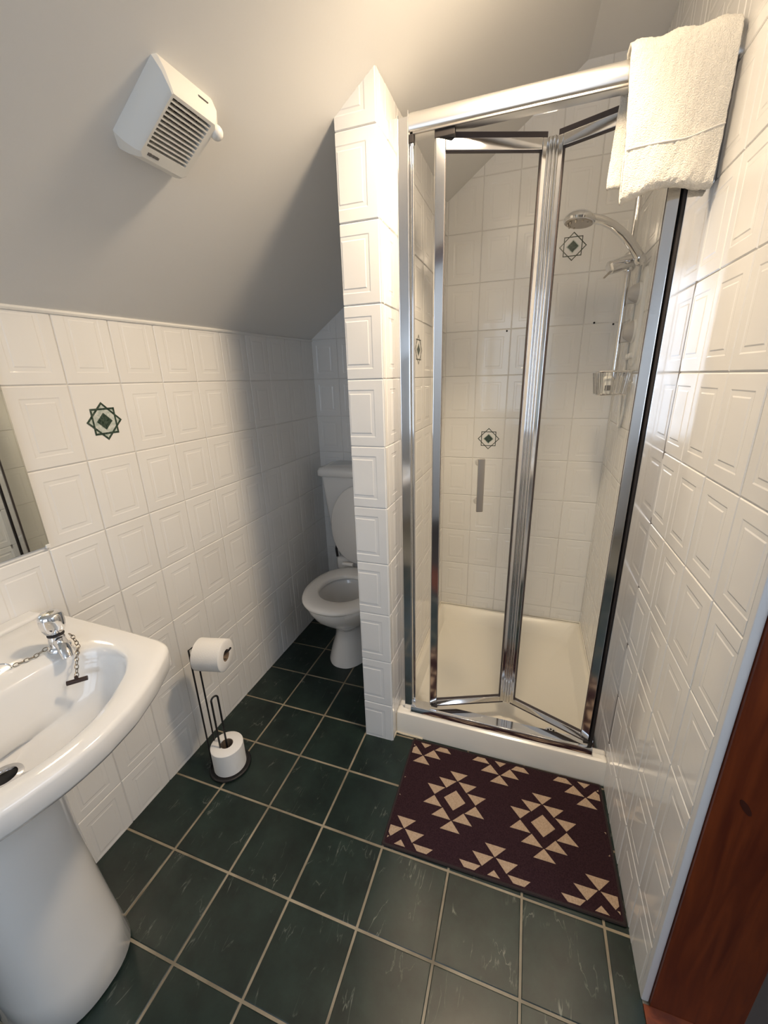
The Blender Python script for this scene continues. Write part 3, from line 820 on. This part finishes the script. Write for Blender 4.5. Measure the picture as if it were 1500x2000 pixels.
# ------------------------------------------------------------------ mirror on the left wall
mr = empty('wall_mirror', 'frameless mirror on the left wall above the basin', 'mirror', (0.006, 0.30, 0.99))
b = B(); b.box((0.0065, -0.02, 0.991), (0.0105, 0.6195, 1.46), 0.0006); b.build('mirror_glass', 'mirror_glass', mr)
b = B(); b.box((0.0045, -0.02, 0.991), (0.0065, 0.6195, 1.46)); b.build('backing', 'steel_dull', mr, smooth=0)
b = B(); b.box((0.0045, 0.610, 0.986), (0.0125, 0.6205, 0.995), 0.001); b.build('clip', 'plastic_white', mr)

# ------------------------------------------------------------------ pedestal wash basin
BZT = 0.840
BC = Vector((0.27, 0.295))
outline = [(0.004, 0.028), (0.30, 0.028), (0.405, 0.034), (0.440, 0.046), (0.459, 0.070), (0.492, 0.130), (0.519, 0.200), (0.530, 0.262), (0.5315, 0.295), (0.530, 0.328), (0.519, 0.390), (0.492, 0.460), (0.459, 0.520), (0.452, 0.533), (0.440, 0.543), (0.405, 0.551), (0.30, 0.557), (0.004, 0.564)]
def ray_poly(poly, c, th):
    d = Vector((math.cos(th), math.sin(th))); best = 1e9
    for i in range(len(poly)):
        p, q = Vector(poly[i]), Vector(poly[(i + 1) % len(poly)])
        e = q - p; den = d.x * e.y - d.y * e.x
        if abs(den) < 1e-9: continue
        w = p - c; t = (w.x * e.y - w.y * e.x) / den; s = (w.x * d.y - w.y * d.x) / den
        if t > 0 and -1e-6 <= s <= 1 + 1e-6: best = min(best, t)
    return best
NB = 144
angs = [2 * PI * k / NB for k in range(NB)]
RO = [ray_poly(outline, BC, t) for t in angs]
RO = [(RO[i - 1] + 2 * RO[i] + RO[(i + 1) % NB]) / 4 for i in range(NB)]
bowl = [(0.250, 0.300), (0.253, 0.18), (0.266, 0.125), (0.300, 0.098), (0.345, 0.095), (0.390, 0.108), (0.425, 0.140), (0.462, 0.200), (0.480, 0.250), (0.4855, 0.295), (0.480, 0.340), (0.462, 0.390), (0.425, 0.450), (0.390, 0.482), (0.345, 0.495), (0.300, 0.492), (0.266, 0.465), (0.253, 0.41)]
bc2 = Vector((0.36, 0.295))
RI = [ray_poly(bowl, bc2, t) for t in angs]
RI = [(RI[i - 2] + 2 * RI[i - 1] + 3 * RI[i] + 2 * RI[(i + 1) % NB] + RI[(i + 2) % NB]) / 9 for i in range(NB)]
def oring(off, z, sc=1.0):
    out = []
    for t, r in zip(angs, RO):
        p = BC + Vector((math.cos(t), math.sin(t))) * max(0.01, (r * sc - off))
        out.append((max(p.x, 0.003), p.y, z))
    return out
def iring(sc, z, cx=bc2, off=0.0):
    return [(cx.x + math.cos(t) * (r * sc + off), cx.y + math.sin(t) * (r * sc + off), z) for t, r in zip(angs, RI)]
def mixr(A, Bq, f, z): return [(a[0] + (c[0] - a[0]) * f, a[1] + (c[1] - a[1]) * f, z) for a, c in zip(A, Bq)]
bas = empty('wash_basin', 'white pedestal wash basin with chrome tap against the left wall', 'basin', (0.0, 0.295, 0.0))
b = B()
low = [(0.03 + 0.15 * (1 + math.cos(t)) * 0.62, 0.295 + 0.135 * math.sin(t), 0.60) for t in angs]
O0 = oring(0.0, BZT)
drain = Vector((0.292, 0.284))
b.loft([mixr(low, O0, 0.0, 0.600), mixr(low, O0, 0.10, 0.640), mixr(low, O0, 0.42, 0.715), mixr(low, O0, 0.80, 0.770), oring(0.020, 0.786), oring(0.004, 0.793), oring(0.0, 0.801), oring(0.0, 0.830), oring(0.0022, 0.8375), oring(0.008, BZT),
        mixr(oring(0.010, BZT), iring(1.0, BZT), 0.5, BZT - 0.001), iring(1.0, BZT - 0.002, off=0.006), iring(1.0, BZT - 0.005, off=0.001), iring(0.985, BZT - 0.016), iring(0.93, BZT - 0.050), iring(0.84, BZT - 0.085),
        [(x + (drain.x - bc2.x) * 0.3, y, z) for x, y, z in iring(0.68, BZT - 0.112)], [(drain.x + (x - bc2.x), drain.y + (y - bc2.y), z) for x, y, z in iring(0.40, BZT - 0.130)],
        [(drain.x + 0.022 * math.cos(t), drain.y + 0.022 * math.sin(t), BZT - 0.136) for t in angs], [(drain.x + 0.018 * math.cos(t), drain.y + 0.018 * math.sin(t), BZT - 0.16) for t in angs]])
b.build('basin_bowl', 'ceramic', bas, smooth=70)
b = B(); b.box((0.004, 0.050, BZT - 0.004), (0.048, 0.540, BZT + 0.010), 0.008, 3); b.build('back_ledge', 'ceramic', bas)
b = B()
def ped(z, hx, hy, x0=0.02, n=48):
    return [(x0 + hx * (0.5 + 0.5 * math.copysign(abs(math.cos(t)) ** 0.8, math.cos(t))), 0.305 + hy * math.copysign(abs(math.sin(t)) ** 0.85, math.sin(t)), z) for t in [2 * PI * k / n for k in range(n)]]
b.loft([ped(0.001, 0.268, 0.116), ped(0.010, 0.274, 0.120), ped(0.10, 0.262, 0.114), ped(0.25, 0.246, 0.106), ped(0.42, 0.238, 0.101), ped(0.56, 0.236, 0.101), ped(0.66, 0.232, 0.099), ped(0.72, 0.225, 0.095)])
b.build('pedestal', 'ceramic', bas, smooth=60)
b = B(); b.lathe([(0.030, 0.0), (0.029, 0.003), (0.021, 0.004), (0.0185, -0.004), (0.018, -0.03)], (drain.x, drain.y, BZT - 0.1355), seg=28, caps=False); wr = b.build('waste_ring', 'chrome', bas)
b = B(); b.lathe([(0.0185, 0), (0.0185, 0.001)], (drain.x, drain.y, BZT - 0.152), seg=20); b.build('waste_hole', 'dark_void', wr)
# tap
TP = Vector((0.222, 0.464, BZT - 0.003))
b = B(); b.lathe([(0.021, 0), (0.022, 0.003), (0.021, 0.008), (0.0165, 0.012), (0.0150, 0.030), (0.0140, 0.040)], TP, seg=28)
sp = [(TP.x + 0.004, TP.y, TP.z + 0.022), (TP.x + 0.030, TP.y - 0.010, TP.z + 0.024), (TP.x + 0.050, TP.y - 0.018, TP.z + 0.018), (TP.x + 0.058, TP.y - 0.021, TP.z + 0.006)]
b.tube(sp, [0.0125, 0.0120, 0.0110, 0.0100], 16)
tp = b.build('tap', 'chrome', bas)
b = B()
rings = []
for r, h in ((0.012, 0.040), (0.017, 0.044), (0.0205, 0.052), (0.0225, 0.064), (0.0225, 0.078), (0.021, 0.084), (0.017, 0.088), (0.006, 0.089)):
    rings.append([(TP.x + (r * (1 - 0.06 * (k % 4 == 0) * (0.045 < h < 0.08))) * math.cos(2 * PI * k / 32), TP.y + (r * (1 - 0.06 * (k % 4 == 0) * (0.045 < h < 0.08))) * math.sin(2 * PI * k / 32), TP.z + h) for k in range(32)])
b.loft(rings); b.build('tap_handle', 'chrome', tp, smooth=50)
b = B(); b.lathe([(0.0155, 0.036), (0.0155, 0.0415)], TP, seg=20); b.build('tap_collar', 'black_rubber', tp)
# chains
def chain(path, name, ll=0.0105):
    pts = [Vector(p) for p in path]
    segs = [(pts[i], pts[i + 1]) for i in range(len(pts) - 1)]
    tot = sum((q - p).length for p, q in segs); n = int(tot / (ll * 0.78))
    b = B()
    for k in range(n):
        d = (k + 0.5) / n * tot
        for p, q in segs:
            L = (q - p).length
            if d <= L: break
            d -= L
        c = p + (q - p) * (d / L); t = (q - p).normalized()
        a = Vector((0, 0, 1)) if abs(t.z) < 0.9 else Vector((1, 0, 0))
        x = a.cross(t).normalized(); y = t.cross(x)
        w = (x + y).normalized() if k % 2 else (x - y).normalized()
        ring = [c + t * (ll / 2 * math.cos(s)) + w * (0.0036 * math.sin(s)) for s in [2 * PI * i / 10 for i in range(10)]]
        b.tube(ring, 0.0009, 5, closed=True)
    return b.build(name, 'chain_metal', bas)
chain([(TP.x + 0.010, TP.y + 0.019, BZT + 0.024), (TP.x + 0.022, TP.y + 0.018, BZT + 0.018), (0.262, 0.476, BZT + 0.004), (0.286, 0.452, BZT - 0.010), (0.304, 0.434, BZT - 0.032)], 'plug_chain')
b = B(); b.tube([(0.2925, 0.4195, BZT - 0.040), (0.3165, 0.4455, BZT - 0.040)], 0.0048, 10); b.lathe([(0.004, 0), (0.003, 0.008)], (0.3045, 0.4325, BZT - 0.037), seg=10)
b.build('plug_toggle', 'brown_plug', bas, label='dark T shaped plug bar on the chain')
chain([(TP.x - 0.004, TP.y - 0.020, BZT + 0.012), (0.208, 0.424, BZT + 0.003), (0.196, 0.392, BZT + 0.002)], 'side_chain')
b = B(); b.tube(arc((0.191, 0.379, BZT + 0.006), 0.012, 0, 2 * PI - 0.3, 20, (0.8, 0.6, 0), (0.2, -0.25, 0.95)), 0.0016, 6); b.build('chain_ring', 'chrome', bas)

# ------------------------------------------------------------------ toilet
CXT = 0.362
tl = empty('toilet', 'white close coupled toilet with raised lid in the niche', 'toilet', (CXT, 1.70, 0))
def egg(cx, yf, yb, hx, z, n=56, k=0.82):
    cy = (yf + yb) / 2; hy = (yb - yf) / 2; out = []
    for i in range(n):
        t = 2 * PI * i / n
        s = math.sin(t); c = math.cos(t)
        w = hx * (1 - 0.10 * max(0, -s) ** 2)
        out.append((cx + w * math.copysign(abs(c) ** k, c), cy + hy * math.copysign(abs(s) ** 0.95, s), z))
    return out
b = B()
b.loft([egg(0.345, 1.505, 1.86, 0.112, 0.001), egg(0.345, 1.508, 1.86, 0.110, 0.012), egg(0.346, 1.525, 1.86, 0.100, 0.06), egg(0.348, 1.55, 1.86, 0.086, 0.12), egg(0.350, 1.555, 1.86, 0.082, 0.175), egg(0.353, 1.525, 1.86, 0.094, 0.215),
        egg(0.357, 1.455, 1.86, 0.130, 0.265), egg(0.360, 1.395, 1.86, 0.160, 0.320), egg(CXT, 1.362, 1.86, 0.177, 0.370), egg(CXT, 1.356, 1.86, 0.180, 0.393), egg(CXT, 1.362, 1.855, 0.176, 0.398),
        egg(CXT, 1.40, 1.74, 0.140, 0.398), egg(CXT, 1.425, 1.72, 0.124, 0.380), egg(CXT, 1.44, 1.72, 0.118, 0.33), egg(CXT, 1.48, 1.70, 0.090, 0.25), egg(CXT, 1.53, 1.66, 0.05, 0.20)])
b.build('pan', 'ceramic', tl, smooth=60)
b = B()
b.loft([egg(CXT, 1.350, 1.790, 0.185, 0.400), egg(CXT, 1.345, 1.793, 0.188, 0.408), egg(CXT, 1.350, 1.790, 0.184, 0.419), egg(CXT, 1.372, 1.77, 0.165, 0.423), egg(CXT, 1.435, 1.71, 0.125, 0.421), egg(CXT, 1.446, 1.70, 0.117, 0.414), egg(CXT, 1.446, 1.70, 0.117, 0.400)], closed=True)
b.build('seat', 'seat_plastic', tl, smooth=60)
# lid raised, leaning on the cistern
b = B()
def lid_ring(sc, d):
    out = []
    for x, y, _ in egg(0, -0.215, 0.215, 0.183, 0):
        h = (-y) * sc; a = math.radians(6)
        out.append((CXT + x * sc, 1.815 + d * math.cos(a) + (h + 0.215) * math.sin(a), 0.425 + 0.215 + h * math.cos(a)))
    return out
b.loft([lid_ring(0.97, -0.004), lid_ring(1.0, 0.002), lid_ring(1.0, 0.010), lid_ring(0.96, 0.016)])
b.build('seat_lid', 'seat_plastic', tl, smooth=50)
b = B()
for sx in (-0.08, 0.08):
    b = B(); b.tube([(CXT + sx - 0.03, 1.800, 0.428), (CXT + sx + 0.03, 1.800, 0.428)], 0.011, 14); b.build('hinge', 'seat_plastic', tl)
def cist(x0, x1, y0, z): return rrect(x0, x1, y0, YB - 0.008, 0.025, z)
b = B(); b.loft([cist(0.150, 0.560, 1.935, 0.440), cist(0.140, 0.570, 1.925, 0.47), cist(0.115, 0.590, 1.910, 0.70), cist(0.098, 0.600, 1.902, 0.882)]); b.build('cistern', 'ceramic', tl, smooth=50)
b = B(); b.loft([cist(0.090, 0.606, 1.892, 0.880), cist(0.084, 0.610, 1.886, 0.886), cist(0.084, 0.610, 1.886, 0.912), cist(0.092, 0.604, 1.894, 0.926), cist(0.12, 0.58, 1.92, 0.931)]); b.build('cistern_lid', 'ceramic', tl, smooth=50)
b = B(); b.box((0.19, 1.84, 0.36), (0.53, 2.06, 0.442), 0.02, 3); b.build('pan_shelf', 'ceramic', tl)
b = B(); b.tube([(0.128, 2.03, 0.48), (0.118, 2.035, 0.40), (0.11, 2.045, 0.2), (0.11, 2.05, 0.0)], 0.009, 10); b.build('supply_pipe', 'plastic_white', tl)
b = B(); b.tube([(0.165, 1.925, 0.50), (0.158, 1.92, 0.455), (0.165, 1.915, 0.41)], 0.007, 8); b.build('fixing_bolt', 'black_rubber', tl)

# ------------------------------------------------------------------ toilet roll stand
RC = Vector((0.176, 0.890))
st = empty('toilet_roll_stand', 'black wire toilet roll stand on the floor by the left wall', 'roll holder', (RC.x, RC.y, 0))
b = B(); b.tube([(RC.x + 0.070 * math.cos(t), RC.y + 0.070 * math.sin(t), 0.0048) for t in [2 * PI * k / 48 for k in range(48)]], 0.0042, 8, closed=True)
b.lathe([(0.068, 0.0022), (0.068, 0.0052)], (RC.x, RC.y, 0), seg=40)
b.build('base', 'black_metal', st)
R1, R2 = Vector((0.1105, 0.868)), Vector((0.121, 0.888))
AZ = 0.505
d = Vector((0.975, 0.22, 0)).normalized()
b = B(); b.tube([(R1.x, R1.y, 0.004), (R1.x, R1.y, AZ + 0.010), (R1.x + 0.006, R1.y + 0.012, AZ + 0.014), (R2.x, R2.y, AZ + 0.006)], 0.0029, 8)
b.tube([(R2.x, R2.y, 0.004), (R2.x, R2.y, AZ - 0.004)], 0.0029, 8)
b.build('upright', 'black_metal', st)
a0 = Vector((R2.x, R2.y, AZ - 0.004))
b = B(); b.tube([a0, a0 + Vector((0.004, 0.001, 0.003)), a0 + d * 0.06 + Vector((0, 0, 0.004)), a0 + d * 0.112 + Vector((0, 0, 0.004)), a0 + d * 0.118 + Vector((0, 0, 0.007)), a0 + d * 0.128 + Vector((0, 0, 0.020))], 0.0032, 8)
b.build('arm', 'black_metal', st)
b = B()
e = Vector((0.30, 0.95, 0)).normalized() * 0.0125
c0 = Vector((RC.x - 0.006, RC.y - 0.010, 0))
lp = [c0 - e + Vector((0, 0, 0.004)), c0 - e + Vector((0, 0, 0.305))] + arc(c0 + Vector((0, 0, 0.315)), 0.0125, PI, 0, 10, e.normalized(), (0, 0, 1)) + [c0 + e + Vector((0, 0, 0.305)), c0 + e + Vector((0, 0, 0.004))]
b.tube(lp, 0.0034, 8); b.build('spare_roll_loop', 'black_metal', st)
def roll(name, label, c, axis, r, L, hole, group='toilet rolls on the wire stand'):
    axis = Vector(axis).normalized(); c = Vector(c)
    t = empty(name, label, 'toilet roll', c, group)
    b = B()
    b.lathe([(hole + 0.0012, 0), (r - 0.004, 0), (r, 0.003), (r, L - 0.003), (r - 0.004, L), (hole + 0.0012, L), (hole + 0.0012, 0)], c, axis, 48, caps=False)
    b.build('paper', 'paper', t, smooth=50)
    b = B(); b.lathe([(hole + 0.0012, 0.0008), (hole + 0.0012, L - 0.0008), (hole, L - 0.0008), (hole, 0.0008), (hole + 0.0012, 0.0008)], c, axis, 32, caps=False)
    b.build('core', 'cardboard', t, smooth=50)
    return t
roll('toilet_roll', 'spare toilet roll standing upright at the foot of the wire stand', (RC.x, RC.y, 0.0058), (0, 0, 1), 0.0575, 0.100, 0.0215)
ud = a0 + d * 0.008 + Vector((0, 0, 0.004 - 0.0155))
roll('toilet_roll', 'toilet roll hanging on the upper arm of the wire stand', ud, d, 0.0545, 0.100, 0.0195)

# ------------------------------------------------------------------ bath mat
MO = Vector((0.809, 0.806, 0.0)); ME_ = Vector((0.671, 0.011, 0)).normalized(); MN = Vector((-ME_.y, ME_.x, 0))
MW, MH, MZ = 0.671, 0.402, 0.007
bm_ = empty('bath_mat', 'plum bath mat with tan geometric pattern in front of the shower', 'mat', MO + ME_ * MW / 2 + MN * MH / 2)
def mp(u, v, z): return MO + ME_ * u + MN * v + Vector((0, 0, z))
b = B(); b.loft([[mp(x, y, z) for x, y, _ in rrect(i, MW - i, i, MH - i, 0.006, 0)] for i, z in ((0.004, 0.0005), (0.004, MZ - 0.001), (0.006, MZ))]); b.build('pile', 'mat_plum', bm_)
b = B()
def ringm(i, z): return [mp(x, y, z) for x, y, _ in rrect(i, MW - i, i, MH - i, 0.006, 0)]
b.loft([ringm(0.006, 0.0004), ringm(0.0, 0.0008), ringm(-0.001, 0.004), ringm(0.001, MZ + 0.0004), ringm(0.006, MZ + 0.0006), ringm(0.007, MZ - 0.002)], closed=True); b.build('binding', 'mat_edge', bm_)
def clip(poly, a, c, k):
    out = []
    for i in range(len(poly)):
        p, q = poly[i], poly[(i + 1) % len(poly)]
        fp, fq = a * p[0] + c * p[1] - k, a * q[0] + c * q[1] - k
        if fp <= 0: out.append(p)
        if (fp < 0) != (fq < 0) and abs(fp - fq) > 1e-12:
            t = fp / (fp - fq); out.append((p[0] + (q[0] - p[0]) * t, p[1] + (q[1] - p[1]) * t))
    return out
polys = []
PXM, PYM = 0.280, 0.207
for r in (-1, 0, 1):
    for c in range(-2, 4):
        cx = 0.195 + PXM * c + (PXM / 2 if r else 0); cy = 0.200 + PYM * r
        polys.append([(cx, cy + 0.035), (cx - 0.036, cy), (cx, cy - 0.036), (cx + 0.036, cy)])
        for k in range(-2, 3):
            ax_, ay = cx + 0.0345 * k, cy + 0.070 - 0.034 * abs(k)
            polys.append([(ax_, ay), (ax_ + 0.031, ay + 0.033), (ax_ - 0.031, ay + 0.033)])
            ay = cy - 0.070 + 0.034 * abs(k)
            polys.append([(ax_, ay), (ax_ - 0.031, ay - 0.033), (ax_ + 0.031, ay - 0.033)])
for pl in polys:
    for a, c, k in ((1, 0, MW - 0.011), (-1, 0, -0.011), (0, 1, MH - 0.011), (0, -1, -0.011)):
        if pl: pl = clip(pl, a, c, k)
    if len(pl) < 3: continue
    area = abs(sum(pl[i][0] * pl[(i + 1) % len(pl)][1] - pl[(i + 1) % len(pl)][0] * pl[i][1] for i in range(len(pl)))) / 2
    if area < 4e-6: continue
    b = B(); b.loft([[mp(x, y, MZ - 0.001) for x, y in pl], [mp(x, y, MZ + 0.0007) for x, y in pl]])
    b.build('tan_patch', 'mat_tan', bm_, smooth=0)
